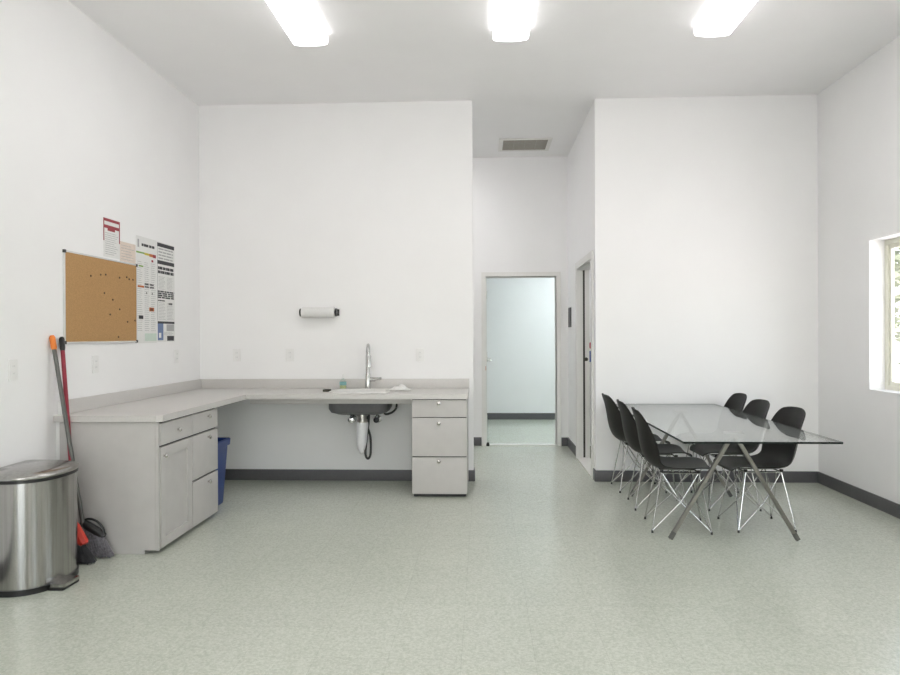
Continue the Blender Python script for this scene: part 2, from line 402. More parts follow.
# outside
struct('ground_outside', MB().box(-14, 26, -22, 24, -.35, -.2), M['earth'], 'pale ground outside the window', 'ground')
def shrub(x, y, h, r, label, nleaf=900):
    t = thing('leafy_tree', label, 'tree', (x, y, -.15), 'trees outside the window')
    MB().tube([(x, y, -.15), (x+.04, y+.03, h*.35), (x-.03, y, h*.7)], [.09, .07, .03]).build('trunk', M['bark'], t)
    b = MB()
    for i in range(nleaf):
        dv = Vector((random.gauss(0, 1), random.gauss(0, 1), random.gauss(0, 1))).normalized()*random.random()**.4
        c = Vector((x+dv.x*r, y+dv.y*r, h*.66+dv.z*h*.36)); u, v = basis(Vector((random.uniform(-1,1), random.uniform(-1,1), random.uniform(-1,1)+.01)))
        s = random.uniform(.05, .10)
        b.face([b.bm.verts.new(c+q) for q in (u*s*1.5, v*s*.6, -u*s*1.5, -v*s*.6)])
    b.build('foliage', M['leaf'], t, smooth=False)
shrub(6.9, 10.9, 3.2, 1.3, 'leafy tree outside the right window, nearer the frame edge')
shrub(5.6, 8.4, 1.5, .75, 'low leafy bush outside the right window by the sill', 500)
shrub(8.6, 14.6, 3.8, 1.6, 'leafy tree outside the right window, farther off')

# ------------------------------------------------------------------ ceiling lights
def ceiling_light(cx, y0, y1, label, group, zc=ZC, mt='lamp', wd=.25):
    t = thing('ceiling_light', label, 'ceiling light', (cx, (y0+y1)/2, zc), group)
    box('housing', M['white'], t, cx-wd/2+.006, cx+wd/2-.006, y0+.008, y1-.008, zc-.022, zc, bev=.003)
    prof = [(-wd/2, -.022), (-wd/2+.003, -.064), (-wd/2+.014, -.075), (-wd/4, -.082), (0, -.085), (wd/4, -.082), (wd/2-.014, -.075), (wd/2-.003, -.064), (wd/2, -.022)]
    b = MB(); b.rings([[(cx+x, y, zc+z) for x, z in prof] for y in (y0, y1)])
    for f in b.bm.faces:
        f.normal_update()
        if abs(f.normal.z) < .5: f.material_index = 1
    b.build('diffuser', [M[mt], M['lampend']], t)
    for y in (y0, y1):
        s = -1 if y == y0 else 1
        b = MB(); b.rings([[(cx+x*1.01, y+s*.0005, zc+z*1.0+.001) for x, z in prof], [(cx+x*1.01, y+s*.006, zc+z+.001) for x, z in prof]])
        b.build('end_cap', M['lampend'], t)
where = ['left of the three lit strip lights on the ceiling', 'middle strip light on the ceiling, in front of the hall', 'right of the three lit strip lights on the ceiling']
for i, cx in enumerate((-1.205, .198, 1.577)):
    ceiling_light(cx, 3.74, 4.96, where[i], 'ceiling strip lights')
    ceiling_light(cx, -.6, .62, 'strip light on the ceiling overhead, out of the picture', 'ceiling strip lights overhead')
ceiling_light(1.5, 9.3, 10.5, 'strip light in the room beyond the doorway', 'far room lights', FZ, 'backlamp')

ceiling_light(-.85, 6.95, 8.15, 'unseen strip light added in the side passage to brighten the hall', 'added side passage lights', ZC, 'passagefill')  # added fill light, hidden by the sink wall, brightens the hall

ceiling_light(1.75, 7.0, 8.0, 'strip light in the small side room', 'side room lights', ZC, 'lamp')

# ceiling vent
t = thing('ceiling_vent', 'white framed return air grille on the hall ceiling', 'vent', (.465, 7.95, ZC))
x0, x1, y0, y1 = .18, .755, 7.70, 8.21; q = .045
b = MB(); b.box(x0, x1, y0, y0+q, ZC-.012, ZC, bev=.003); b.box(x0, x1, y1-q, y1, ZC-.012, ZC, bev=.003)
b.box(x0, x0+q, y0+q, y1-q, ZC-.012, ZC, bev=.003); b.box(x1-q, x1, y0+q, y1-q, ZC-.012, ZC, bev=.003)
b.build('vent_frame', M['trim'], t)
box('backing', M['ventdark'], t, x0+q, x1-q, y0+q, y1-q, ZC-.002, ZC-.0005)
b = MB(); n = 14
for i in range(n):
    yy = y0+q+.012+i*(y1-y0-2*q-.02)/n
    b.rings([[(x0+q, yy, ZC-.004), (x0+q, yy+.002, ZC-.003), (x0+q, yy+.024, ZC-.010), (x0+q, yy+.022, ZC-.011)],
             [(x1-q, yy, ZC-.004), (x1-q, yy+.002, ZC-.003), (x1-q, yy+.024, ZC-.010), (x1-q, yy+.022, ZC-.011)]])
for i in range(1, 4):
    xx = x0+q+(x1-x0-2*q)*i/4; b.box(xx-.003, xx+.003, y0+q, y1-q, ZC-.011, ZC-.003)
b.build('louvres', M['louvre'], t)

# ------------------------------------------------------------------ cabinets
ZT0, ZT1 = .803, .842
def knob(x, y, z, ax, parent):
    pr_ = [(.007, 0), (.006, .008), (.011, .013), (.0155, .018), (.0155, .022), (.010, .027), (.003, .029)]
    if ax == 'y': pr_ = [(r, -h) for r, h in pr_]
    MB().lathe(pr_, axis=ax, cx=x, cy=y, cz=z, n=16).build('knob', M['nickel'], parent)
XFACE = -1.961
def front_x(name, y0, y1, z0, z1, parent, shaker=False):
    if not shaker: return box(name, M['cab'], parent, XFACE-.019, XFACE, y0, y1, z0, z1, bev=.002)
    b = MB(); q = .062; x0, x1 = XFACE-.019, XFACE
    b.box(x0, x1, y0, y0+q, z0, z1, bev=.002); b.box(x0, x1, y1-q, y1, z0, z1, bev=.002)
    b.box(x0, x1, y0+q, y1-q, z0, z0+q, bev=.002); b.box(x0, x1, y0+q, y1-q, z1-q, z1, bev=.002)
    b.box(x0, x0+.008, y0+q-.002, y1-q+.002, z0+q-.002, z1-q+.002)
    return b.build(name, M['cab'], parent, angle=12)
# near cabinet: drawer over shaker door
t = thing('base_cabinet', 'grey base cabinet with a drawer over a panelled door, at the near counter end', 'cabinet', (-2.28, 4.46, 0), 'counter cabinets')
box('body', M['cab'], t, XL, XFACE-.025, 4.235, 4.705, .025, ZT0)
box('gap_shade', M['gapshade'], t, XFACE-.025, XFACE-.020, 4.237, 4.705, .03, ZT0)  # dark sheet painted as the shade in the drawer and door gaps
box('toe_kick', M['cab'], t, XL, -2.056, 4.220, 4.705, 0, .0245)
box('end_panel', M['cab'], t, XL+.025, -1.985, 4.218, 4.235, .0245, ZT0-.004, bev=.002)
box('corner_stile', M['cab'], t, -1.983, XFACE-.003, 4.214, 4.228, .0245, ZT0-.004, bev=.002)
box('filler_strip', M['white'], t, XL, XL+.022, 4.225, 4.235, .0, ZT0-.002)
o = front_x('drawer', 4.238, 4.703, .656, .790, t); knob(XFACE, 4.475, .725, 'x', o)
o = front_x('door', 4.238, 4.703, .030, .644, t, True); knob(XFACE, 4.275, .59, 'x', o)
# far cabinet: three drawers
t = thing('base_cabinet', 'grey base cabinet with three stacked drawers, beside the blue bin', 'cabinet', (-2.28, 4.94, 0), 'counter cabinets')
box('body', M['cab'], t, XL, XFACE-.025, 4.706, 5.166, .025, ZT0)
box('gap_shade', M['gapshade'], t, XFACE-.025, XFACE-.020, 4.706, 5.164, .03, ZT0)  # gap shade put in as a dark sheet
box('toe_kick', M['gapshade'], t, XL, -2.056, 4.706, 5.160, 0, .025)  # dark colour stands for the shade under the cabinet
for z0, z1, kz in ((.656, .790, .752), (.345, .644, .605), (.030, .333, .288)):
    o = front_x('drawer', 4.712, 5.166, z0, z1, t); knob(XFACE, 4.975, kz, 'x', o)
# drawer unit at the right end of the counter
t = thing('drawer_unit', 'grey three drawer unit at the right end of the sink counter', 'cabinet', (-.36, 6.1, 0), 'counter cabinets')
YFACE = 5.776
box('body', M['cab'], t, -.584, -.137, YFACE+.025, YA-.014, .025, ZT0)
box('gap_shade', M['gapshade'], t, -.582, -.139, YFACE+.020, YFACE+.025, .03, ZT0)  # painted shade behind the drawer gaps
box('toe_kick', M['gapshade'], t, -.575, -.146, YFACE+.05, YA-.014, 0, .025)  # coloured dark as the shade below the drawers
for z0, z1, kz in ((.655, .795, .766), (.336, .648, .606), (.030, .327, .296)):
    o = box('drawer', M['cab'], t, -.584, -.137, YFACE, YFACE+.019, z0, z1, bev=.002); knob(-.363, YFACE, kz, 'y', o)

# worktop with sink cut-out
SX0, SX1, SY0, SY1 = -1.295, -.815, 5.915, 6.275
YCF, XCF, YCN, XCE = 5.757, -1.943, 4.198, -.128
t = thing('worktop', 'grey L-shaped laminate worktop with a low backsplash', 'worktop', (-1.6, 6.0, ZT0))
b = MB()
def slab(outer, z0, z1): b.prism(outer, z0, z1)
slab([(XL, YCN), (XCF-.03, YCN), (XCF, YCN+.03), (XCF, YCF), (XCF, YA), (XL, YA)], ZT0, ZT1)
b.box(XCF, SX0, YCF, YA, ZT0, ZT1); b.box(SX1, XCE, YCF, YA, ZT0, ZT1)
b.box(SX0, SX1, YCF, SY0, ZT0, ZT1); b.box(SX0, SX1, SY1, YA, ZT0, ZT1)
b.build('counter_slab', M['top'], t)
b = MB(); b.box(XL, XL+.02, 4.25, YA-.02, ZT1, .928, bev=.003); b.box(XL, XCE, YA-.02, YA, ZT1, .928, bev=.003)
b.build('backsplash', M['top'], t)
b = MB(); b.box(XL+.001, XL+.021, 4.242, 4.25, ZT1, .928); b.build('end_cap', M['white'], t)
b = MB(); b.box(XCF+.0, -.586, 5.85, 5.87, .757, ZT0)
b.build('support_rail', M['cab'], t)

# sink
t = thing('sink', 'steel sink set in the worktop, grey bowl showing underneath', 'sink', (-1.057, 6.095, .64))
def rrect(x0, x1, y0, y1, r, z, n=5):
    out = []
    for cx, cy, a0 in ((x1-r, y1-r, 0), (x0+r, y1-r, 90), (x0+r, y0+r, 180), (x1-r, y0+r, 270)):
        for k in range(n+1):
            a = math.radians(a0+90*k/n); out.append((cx+r*math.cos(a), cy+r*math.sin(a), z))
    return out
zb = .655
def bowl(g, zlow, ztop):
    e = g
    return [rrect(SX0-e, SX1+e, SY0-e, SY1+e, .06+e, ztop), rrect(SX0-e, SX1+e, SY0-e, SY1+e, .06+e, zlow+.055),
            rrect(SX0-e+.018, SX1+e-.018, SY0-e+.018, SY1+e-.018, .06+e, zlow+.022), rrect(SX0+.075-e, SX1-.075+e, SY0+.075-e, SY1-.075+e, .05, zlow+.002)]
b = MB(); b.rings(bowl(.0, zb+.008, ZT0+.0)[::1], cap=False)
f = b.bm.faces.new([v for v in list(b.bm.verts)[-24:]])
b.build('basin_lining', M['sinkin'], t)
b = MB(); b.rings(bowl(.014, zb-.006, ZT0-.002), cap=False); b.bm.faces.new([v for v in list(b.bm.verts)[-24:]])
b.build('bowl', M['sinkext'], t)
b = MB(); R1 = rrect(SX0-.010, SX1+.010, SY0-.010, SY1+.010, .05, ZT1+.008); R2 = rrect(SX0+.003, SX1-.003, SY0+.003, SY1-.003, .06, ZT1+.007); R3 = rrect(SX0+.002, SX1-.002, SY0+.002, SY1-.002, .06, ZT0-.004)
R0 = rrect(SX0-.010, SX1+.010, SY0-.010, SY1+.010, .05, ZT1+.0003)
b.rings([R0, R1, R2, R3], cap=False); b.build('rim', M['sinkin'], t)
MB().lathe([(.045, 0), (.04, .004), (.015, .001), (.002, .001)], cx=-1.045, cy=6.1, cz=zb+.011, n=24).build('drain', M['chrome'], t)

# drain and supply plumbing under the sink
t = thing('drain_pipe', 'white covered drain pipe hanging below the sink bowl', 'pipe', (-1.085, 6.12, .30))
b = MB(); b.lathe([(.046, 0), (.046, -.02), (.036, -.022), (.036, -.05), (.044, -.052), (.044, -.075), (.03, -.078), (.03, -.10)], cx=-1.045, cy=6.1, cz=zb-.008, n=20)
b.build('tailpiece', M['satin'], t)
b = MB(); b.lathe([(.044, 0), (.043, .006), (.043, .02)], cx=-1.045, cy=6.1, cz=zb-.088, n=20); b.build('collar', M['blackp'], t)
b = MB(); b.tube([(-1.045, 6.10, .575), (-1.046, 6.10, .55), (-1.052, 6.105, .40), (-1.056, 6.11, .345), (-1.056, 6.12, .318)], [.050, .052, .042, .033, .020], n=16)
b.build('trap_cover', M['pvc'], t)
b = MB(); b.tube(spline([(-1.056, 6.12, .335), (-1.07, 6.2, .30), (-1.09, 6.27, .34), (-1.11, 6.29, .48), (-1.10, 6.33, .53), (-1.10, YA, .535)], 5), .02, n=12)
b.build('trap_arm', M['pvc'], t)
b = MB(); b.lathe([(.045, 0), (.045, -.006), (.025, -.018)], axis='y', cx=-1.10, cy=YA, cz=.535, n=20); b.build('wall_flange', M['chrome'], t)
def valve(x, label, side):
    t = thing('supply_valve', label, 'valve', (x, YA, .56), 'water supply valves under the sink')
    b = MB(); b.lathe([(.035, 0), (.035, -.005), (.014, -.012), (.014, -.09)], axis='y', cx=x, cy=YA, cz=.565, n=16)
    b.tube([(x, YA-.08, .545), (x, YA-.08, .60)], .014); b.build('valve_body', M['chrome'], t)
    b = MB(); b.lathe([(.012, 0), (.026, -.004), (.026, -.022), (.012, -.026)], axis='y', cx=x+side*.0, cy=YA-.09, cz=.565, n=12); b.build('valve_handle', M['blackp'] if side > 0 else M['chrome'], t)
    b = MB(); b.tube(spline([(x, YA-.08, .60), (x+side*.005, YA-.09, .66), (x-side*.05, YA-.10, .72), (-1.037+side*.012, 6.335, .79)], 6), .007); b.build('supply_hose', M['hose'], t)
valve(-1.19, 'left chrome supply valve and hose under the sink', -1)
valve(-.96, 'right black handled supply valve and hose under the sink', 1)
b = MB(); b.tube(spline([(-1.03, 6.33, .80), (-1.02, 6.30, .60), (-1.035, 6.27, .42), (-1.045, 6.25, .28), (-1.022, 6.24, .235), (-.998, 6.24, .28), (-1.0, 6.25, .42), (-1.03, 6.26, .54), (-1.025, 6.31, .68), (-1.022, 6.335, .79)], 8), .010)
tag(b.build('spray_hose', M['hose']), 'long dark hose loop hanging beside the drain pipe', 'hose')
b = MB(); b.tube(spline([(-.79, 6.34, .745), (-.785, 6.30, .742), (-.765, 6.24, .728), (-.765, 6.2, .685), (-.80, 6.2, .648), (-.86, 6.22, .630), (-.885, 6.3, .66), (-.86, 6.335, .72)], 8), .009)
tag(b.build('cable_loop', M['hose']), 'short dark hose loop at the right side of the sink bowl', 'hose')

# faucet
t = thing('faucet', 'tall chrome gooseneck pull-down faucet behind the sink', 'faucet', (-1.037, 6.345, ZT1))
fx, fy = -1.037, 6.345
MB().lathe([(.028, .0), (.028, .006), (.0235, .012), (.0235, .135), (.019, .145), (.018, .30)], cx=fx, cy=fy, cz=ZT1, n=20).build('faucet_body', M['chrome'], t)
arc = [(fx, fy, ZT1+.29)] + [(fx+.018*(1-math.cos(a)), fy-.085*(1-math.cos(a)), ZT1+.32+.075*math.sin(a)) for a in [PI*k/12 for k in range(13)]] + [(fx+.036, fy-.17, ZT1+.28)]
MB().tube(arc, .0145, n=14).build('spout', M['chrome'], t)
MB().tube([(fx+.036, fy-.17, ZT1+.31), (fx+.036, fy-.17, ZT1+.30), (fx+.036, fy-.172, ZT1+.205), (fx+.036, fy-.172, ZT1+.20)], [.016, .022, .024, .019], n=16).build('spray_head', M['chrome'], t)
b = MB(); b.lathe([(.019, 0), (.019, .05), (.014, .055)], axis='x', cx=fx+.015, cy=fy, cz=ZT1+.085, n=16)
b.tube([(fx+.055, fy, ZT1+.088), (fx+.09, fy-.008, ZT1+.092), (fx+.125, fy-.015, ZT1+.095)], [.015, .014, .012]); b.build('faucet_handle', M['chrome'], t)

# soap bottle, sponge, cloth
t = thing('soap_bottle', 'small clear soap bottle with teal label by the sink', 'bottle', (-1.258, 6.33, ZT1))
sb = MB(); sb.lathe([(.024, 0), (.030, .004), (.031, .03), (.031, .065), (.022, .085), (.011, .092), (.011, .1)], cx=-1.258, cy=6.33, cz=ZT1, n=18); sb.build('bottle_body', M['clear'], t)
MB().lathe([(.027, .003), (.028, .006), (.028, .035), (.0, .036)], cx=-1.258, cy=6.33, cz=ZT1, n=18).build('soap', M['soap'], t)
MB().lathe([(.0315, .036), (.0315, .066)], cx=-1.258, cy=6.33, cz=ZT1, n=18, cap=False).build('bottle_label', M['teal'], t)
MB().lathe([(.013, .098), (.013, .108), (.005, .111), (.005, .124), (.010, .125), (.010, .132), (.002, .134)], cx=-1.258, cy=6.33, cz=ZT1, n=14).build('pump', M['white'], t)
b = MB(); b.box(-1.372, -1.312, 6.02, 6.09, ZT1, ZT1+.020, bev=.006)
tag(b.build('sponge', M['sponge']), 'dark sponge lying at the left end of the sink', 'sponge')
b = MB(); nx, ny = 26, 20; g = []
for i in range(nx+1):
    row = []
    for j in range(ny+1):
        u, v = i/nx*2-1, j/ny*2-1
        rr = math.hypot(u, v); e = max(0, 1-rr*rr*.5)
        hh = .004 + .05*e*max(0, (.55+.45*math.sin(4.1*u+2.3*v+.7)*math.cos(5.2*v-1.7*u)))*(1-abs(u)**3)*(1-abs(v)**4)
        k = 1-.16*abs(math.sin(3*math.atan2(v, u)))
        row.append(b.bm.verts.new((-.725+u*.098*k, 6.175+v*.08*k, ZT1+.001+hh)))
    g.append(row)
for i in range(nx):
    for j in range(ny): b.face([g[i][j], g[i+1][j], g[i+1][j+1], g[i][j+1]])
o = b.build('cloth', M['cloth'], angle=60); sm = o.modifiers.new('thickness', 'SOLIDIFY'); sm.thickness = .003; sm.offset = 1
tag(o, 'crumpled white cloth on the worktop right of the sink', 'cloth')

# paper towel holder
t = thing('paper_towel_holder', 'paper towel roll on a black wall holder above the counter', 'paper towel holder', (-1.487, YA, 1.53))
tx0, tx1, ty, tz = -1.638, -1.338, 6.372, 1.532
b = MB(); b.lathe([(.018, 0), (.047, 0), (.047, tx1-tx0), (.018, tx1-tx0)], axis='x', cx=tx0, cy=ty, cz=tz, n=32, cap=False); b.build('paper_roll', M['paper'], t)
MB().tube([(tx0-.014, ty, tz), (tx1+.014, ty, tz)], .012, n=12).build('rod', M['blackp'], t)
for x in (tx0-.012, tx1+.012):
    b = MB(); b.lathe([(.034, -.006), (.036, -.004), (.036, .004), (.034, .006)], axis='x', cx=x, cy=ty, cz=tz, n=20); b.box(x-.005, x+.005, ty+.01, YA-.004, tz-.014, tz+.014)
    b.box(x-.016, x+.016, YA-.005, YA, tz-.03, tz+.03, bev=.002); b.build('bracket_arm', M['blackp'], t)

# outlets
def outlet(name, pos, ax, label, sw=False):
    t = thing(name, label, 'outlet', pos, 'wall outlets')
    x, y, z = pos; hw, hh, d = .036, .058, .006
    def bx(n, m, a0, a1, z0, z1, d0, d1, par, bev=0.):
        if ax == 'y': return box(n, m, par, x+a0, x+a1, y-d1, y-d0, z+z0, z+z1, bev=bev)
        return box(n, m, par, x+d0, x+d1, y+a0, y+a1, z+z0, z+z1, bev=bev)
    pl = bx('cover_plate', M['almond'], -hw, hw, -hh, hh, 0, d, t, .002)
    for s in (-1, 1):
        so = bx('socket', M['white'], -.017, .017, s*.02-.0145, s*.02+.0145, d, d+.002, t, .0008)
        for q in (-.007, .006): bx('slot', M['greyink'], q, q+.0022, s*.02-.003, s*.02+.006, d+.002, d+.0024, so)
outlet('wall_outlet', (-2.262, YA, 1.146), 'y', 'white duplex outlet on the back wall, leftmost above the backsplash')
outlet('wall_outlet', (-1.768, YA, 1.146), 'y', 'white duplex outlet on the back wall, below left of the paper towels')
outlet('wall_outlet', (-.574, YA, 1.144), 'y', 'white duplex outlet on the back wall, right of the faucet')
outlet('wall_outlet', (XL, 3.825, 1.138), 'x', 'white outlet on the left wall above the steel trash can')
outlet('wall_outlet', (XL, 4.665, 1.135), 'x', 'white outlet on the left wall below the corkboard')
outlet('wall_outlet', (XL, 5.93, 1.150), 'x', 'white outlet on the left wall near the corner, below the posters')

# ------------------------------------------------------------------ corkboard and papers on the left wall
t = thing('corkboard', 'cork notice board in a thin aluminium frame on left wall', 'corkboard', (XL, 4.77, 1.278))
cy0, cy1, cz0, cz1 = 4.302, 5.234, 1.278, 1.862; q = .011
box('cork_panel', M['cork'], t, XL+.001, XL+.009, cy0+q, cy1-q, cz0+q, cz1-q)
b = MB(); b.box(XL, XL+.012, cy0, cy0+q, cz0, cz1, bev=.002); b.box(XL, XL+.012, cy1-q, cy1, cz0, cz1, bev=.002)
b.box(XL, XL+.012, cy0+q, cy1-q, cz0, cz0+q, bev=.002); b.box(XL, XL+.012, cy0+q, cy1-q, cz1-q, cz1, bev=.002); b.build('board_frame', M['alu'], t)
for y in (cy0, cy1):
    for z in (cz0, cz1):
        s, r = (1 if y == cy0 else -1), (1 if z == cz0 else -1)
        b = MB(); b.box(XL, XL+.014, *sorted((y-s*.003, y+s*.018)), *sorted((z-r*.003, z+r*.018)), bev=.003); b.build('corner_cap', M['blackp'], t)
for fy, fz in ((.32, .77), (.45, .80), (.52, .81), (.50, .59), (.72, .41), (.58, .34), (.83, .82), (.87, .80), (.93, .80), (.72, .80), (.84, .26), (.70, -.03+.1), (.96, .28), (.62, .52)):
    y, z = cy0+.93*fy, cz0+.58*min(.95, fz)
    MB().lathe([(.006, 0), (.008, .004), (.004, .007)], axis='x', cx=XL+.009, cy=y, cz=z, n=10).build('push_pin', M['pin'], t)
def sheet(name, label, cat, y0, y1, z0, z1, m, d=.002, base=0.):
    t = thing(name, label, cat, (XL, (y0+y1)/2, z0)); box('sheet', m, t, XL+base, XL+base+d, y0, y1, z0, z1); return t
def patch(t, name, m, y0, y1, z0, z1, d=.002, base=0.):
    return box(name, M[m], t, XL+base+d, XL+base+d+.0006, y0, y1, z0, z1)
def lines(t, m, y0, y1, z0, z1, n, name='text_lines', frac=.35, ragged=True, d=.002, words=4):
    b = MB(); dz = (z1-z0)/n
    for i in range(n):
        z = z1-(i+.7)*dz; y = y0; end = y1-(random.random()*.3*(y1-y0) if ragged else 0)
        while y < end-.004:
            wl = min(end-y, random.uniform(.4, 1.3)*(y1-y0)/words); b.box(XL+d, XL+d+.0005, y, y+wl*.86, z, z+dz*frac); y += wl
    return b.build(name, M[m], t)
# red bordered notice
t = sheet('notice_sheet', 'white notice with a dark red border above the corkboard', 'notice', 4.775, 4.998, 1.862+.012, 2.142, M['paper'])
b = MB(); b.box(XL+.002, XL+.0026, 4.775, 4.998, 2.122, 2.142); b.box(XL+.002, XL+.0026, 4.785, 4.988, 2.074, 2.096); b.box(XL+.002, XL+.0026, 4.83, 4.93, 2.058, 2.076)
b.box(XL+.002, XL+.0026, 4.775, 4.787, 1.985, 2.122); b.box(XL+.002, XL+.0026, 4.986, 4.998, 1.985, 2.122); b.build('red_border', M['redink'], t)
lines(t, 'greyink', 4.80, 4.975, 1.89, 2.05, 11, frac=.22, words=5)
t = sheet('notice_sheet', 'faded pink sheet on the wall between red notice and tall poster', 'notice', 5.000, 5.228, 1.866, 2.008, M['pinkp'])
lines(t, 'greyink', 5.015, 5.21, 1.875, 1.995, 6, frac=.15, words=5)
# tall poster with colour bar
t = sheet('wall_poster', 'tall white poster with a green to red colour bar beside the corkboard', 'poster', 5.238, 5.572, 1.270, 2.085, M['paper'])
P0, P1 = 5.238, 5.572
patch(t, 'emblem', 'greyink', P0+.02, P0+.045, 2.0, 2.06); lines(t, 'ink', P0+.085, P1-.03, 2.0, 2.045, 1, 'heading', .45, False, words=3)
patch(t, 'green_bar', 'greenink', P0+.0, P0+.13, 1.955, 1.967); patch(t, 'yellow_bar', 'yellowink', P0+.13, P0+.21, 1.950, 1.967); patch(t, 'orange_bar', 'orangeink', P0+.21, P0+.27, 1.945, 1.967); patch(t, 'red_bar', 'redink', P0+.27, P1-.012, 1.942, 1.967)
patch(t, 'red_mark', 'redink', P0+.245, P0+.275, 1.905, 1.922); patch(t, 'green_mark', 'greenink', P0+.04, P0+.11, 1.853, 1.864)
patch(t, 'red_mark', 'orangeink', P0+.02, P0+.12, 1.695, 1.71)
for a, c in ((.13, .20), (.215, .285)): lines(t, 'ink', P0+a, P0+c, 1.690, 1.735, 2, 'caption', .6, False, words=3)
for yy in (.155, .25): patch(t, 'small_mark', 'ink', P0+yy, P0+yy+.012, 1.650, 1.664)
patch(t, 'caption', 'ink', P0+.035, P0+.105, 1.455, 1.482); patch(t, 'caption', 'orangeink', P0+.205, P0+.285, 1.518, 1.548); patch(t, 'caption', 'ink', P0+.222, P0+.265, 1.524, 1.542)
patch(t, 'green_panel', 'lgreen', P0+.13, P1-.01, 1.285, 1.345)
for a in (.015, .128, .235): lines(t, 'greyink', P0+a, P0+a+.085, 1.36, 1.90, 34, frac=.2, words=3)
# second poster
t = sheet('wall_poster', 'tall white poster with black heading bands, rightmost on the left wall', 'poster', 5.580, 5.900, 1.278, 2.082, M['paper'])
P0, P1 = 5.585, 5.893
patch(t, 'black_band', 'ink', P0, P1, 2.045, 2.075); patch(t, 'black_band', 'ink', P0, P1, 1.905, 1.935)
lines(t, 'greyink', P0+.02, P1-.02, 1.94, 2.04, 4, 'heading', .45, False, words=3)
lines(t, 'ink', P0+.01, P1-.005, 1.82, 1.885, 2, 'bold_lines', .7, False, words=5); lines(t, 'ink', P0, P1, 1.625, 1.69, 4, 'bold_lines', .75, False, words=3)
patch(t, 'rule', 'greyink', P0-.003, P0+.003, 1.45, 2.07)
for a in (.02, .17): lines(t, 'greyink', P0+a, P0+a+.125, 1.70, 1.81, 10, frac=.25); lines(t, 'greyink', P0+a, P0+a+.125, 1.455, 1.60, 12, frac=.25)
lines(t, 'ink', P0+.01, P0+.13, 1.60, 1.62, 1, 'bold_lines', .5, False); lines(t, 'ink', P0+.20, P0+.27, 1.575, 1.60, 1, 'bold_lines', .6, False)
patch(t, 'black_band', 'ink', P0, P1, 1.425, 1.443); patch(t, 'blue_panel', 'blueink', P0, P0+.10, 1.29, 1.425); patch(t, 'white_patch', 'paper', P0+.0205, P0+.06, 1.31, 1.35, d=.0027)
patch(t, 'grey_panel', 'greyink', P0+.16, P1-.01, 1.365, 1.42); patch(t, 'black_band', 'ink', P0+.17, P1-.01, 1.285, 1.325); lines(t, 'greyink', P0+.115, P1-.02, 1.33, 1.36, 3, frac=.3)

# ------------------------------------------------------------------ brooms
def bristles(name, base0, base1, tip0, tip1, n, m, parent, w=.02):
    b = MB()
    for i in range(n):
        u = random.random(); vv = random.uniform(-1, 1)
        p = Vector(base0).lerp(Vector(base1), u)+Vector((0, vv*w*.7, 0)); q = Vector(tip0).lerp(Vector(tip1), min(1, max(0, u+random.gauss(0, .04))))+Vector((0, vv*w*1.3+random.gauss(0, .004), random.random()*.012))
        mid = p.lerp(q, .5)+Vector((random.gauss(0, .003), random.gauss(0, .003), 0))
        b.tube([p, mid, q], [.0026, .0024, .0016], n=4)
    return b.build(name, M[m], parent, smooth=False)
def pole(name, a, b_, r, m, parent):
    return MB().tube([a, b_], r, n=14).build(name, M[m], parent)
def lerp(a, b_, t): return tuple(Vector(a).lerp(Vector(b_), t))
t = thing('broom', 'broom with grey pole, orange grip and grey bristles', 'broom', (-2.33, 4.15, 0), 'brooms by the cabinet end')
A, B = (-2.590, 4.162, 1.33), (-2.390, 4.140, .19)
pole('pole', lerp(A, B, .06), B, .0125, 'greypole', t)
b = MB(); b.tube([A, lerp(A, B, .012), lerp(A, B, .065), lerp(A, B, .075)], [.010, .017, .017, .013], n=14); b.build('grip', M['orange'], t)
b = MB(); b.tube([(-2.405, 4.15, .215), (-2.37, 4.15, .19), (-2.31, 4.152, .155), (-2.268, 4.152, .128)], [.018, .026, .026, .018], n=12); hd = b.build('broom_head', M['blackp'], t)
b = MB(); b.tube(spline([(-2.40, 4.15, .215), (-2.36, 4.15, .232), (-2.31, 4.15, .215), (-2.275, 4.15, .175), (-2.268, 4.15, .135)], 5), .007); b.build('hanger_loop', M['blackp'], t)
bristles('bristles', (-2.385, 4.15, .175), (-2.275, 4.15, .125), (-2.345, 4.15, .0), (-2.215, 4.15, .004), 200, 'bristle_g', t)
t = thing('broom', 'broom with red pole, black grip and black bristles', 'broom', (-2.33, 4.05, 0), 'brooms by the cabinet end')
A, B = (-2.588, 4.258, 1.32), (-2.405, 4.085, .20)
pole('pole', lerp(A, B, .06), B, .0125, 'red', t)
b = MB(); b.tube([A, lerp(A, B, .012), lerp(A, B, .06), lerp(A, B, .075)], [.010, .016, .016, .013], n=14); b.build('grip', M['blackp'], t)
b = MB(); b.tube([(-2.415, 4.087, .225), (-2.40, 4.075, .20), (-2.335, 4.045, .12), (-2.328, 4.043, .11)], [.018, .027, .030, .022], n=8); b.build('broom_head', M['redp'], t)
bristles('bristles', (-2.405, 4.06, .17), (-2.335, 4.045, .11), (-2.375, 4.04, .0), (-2.265, 4.035, .0), 190, 'bristle_b', t)

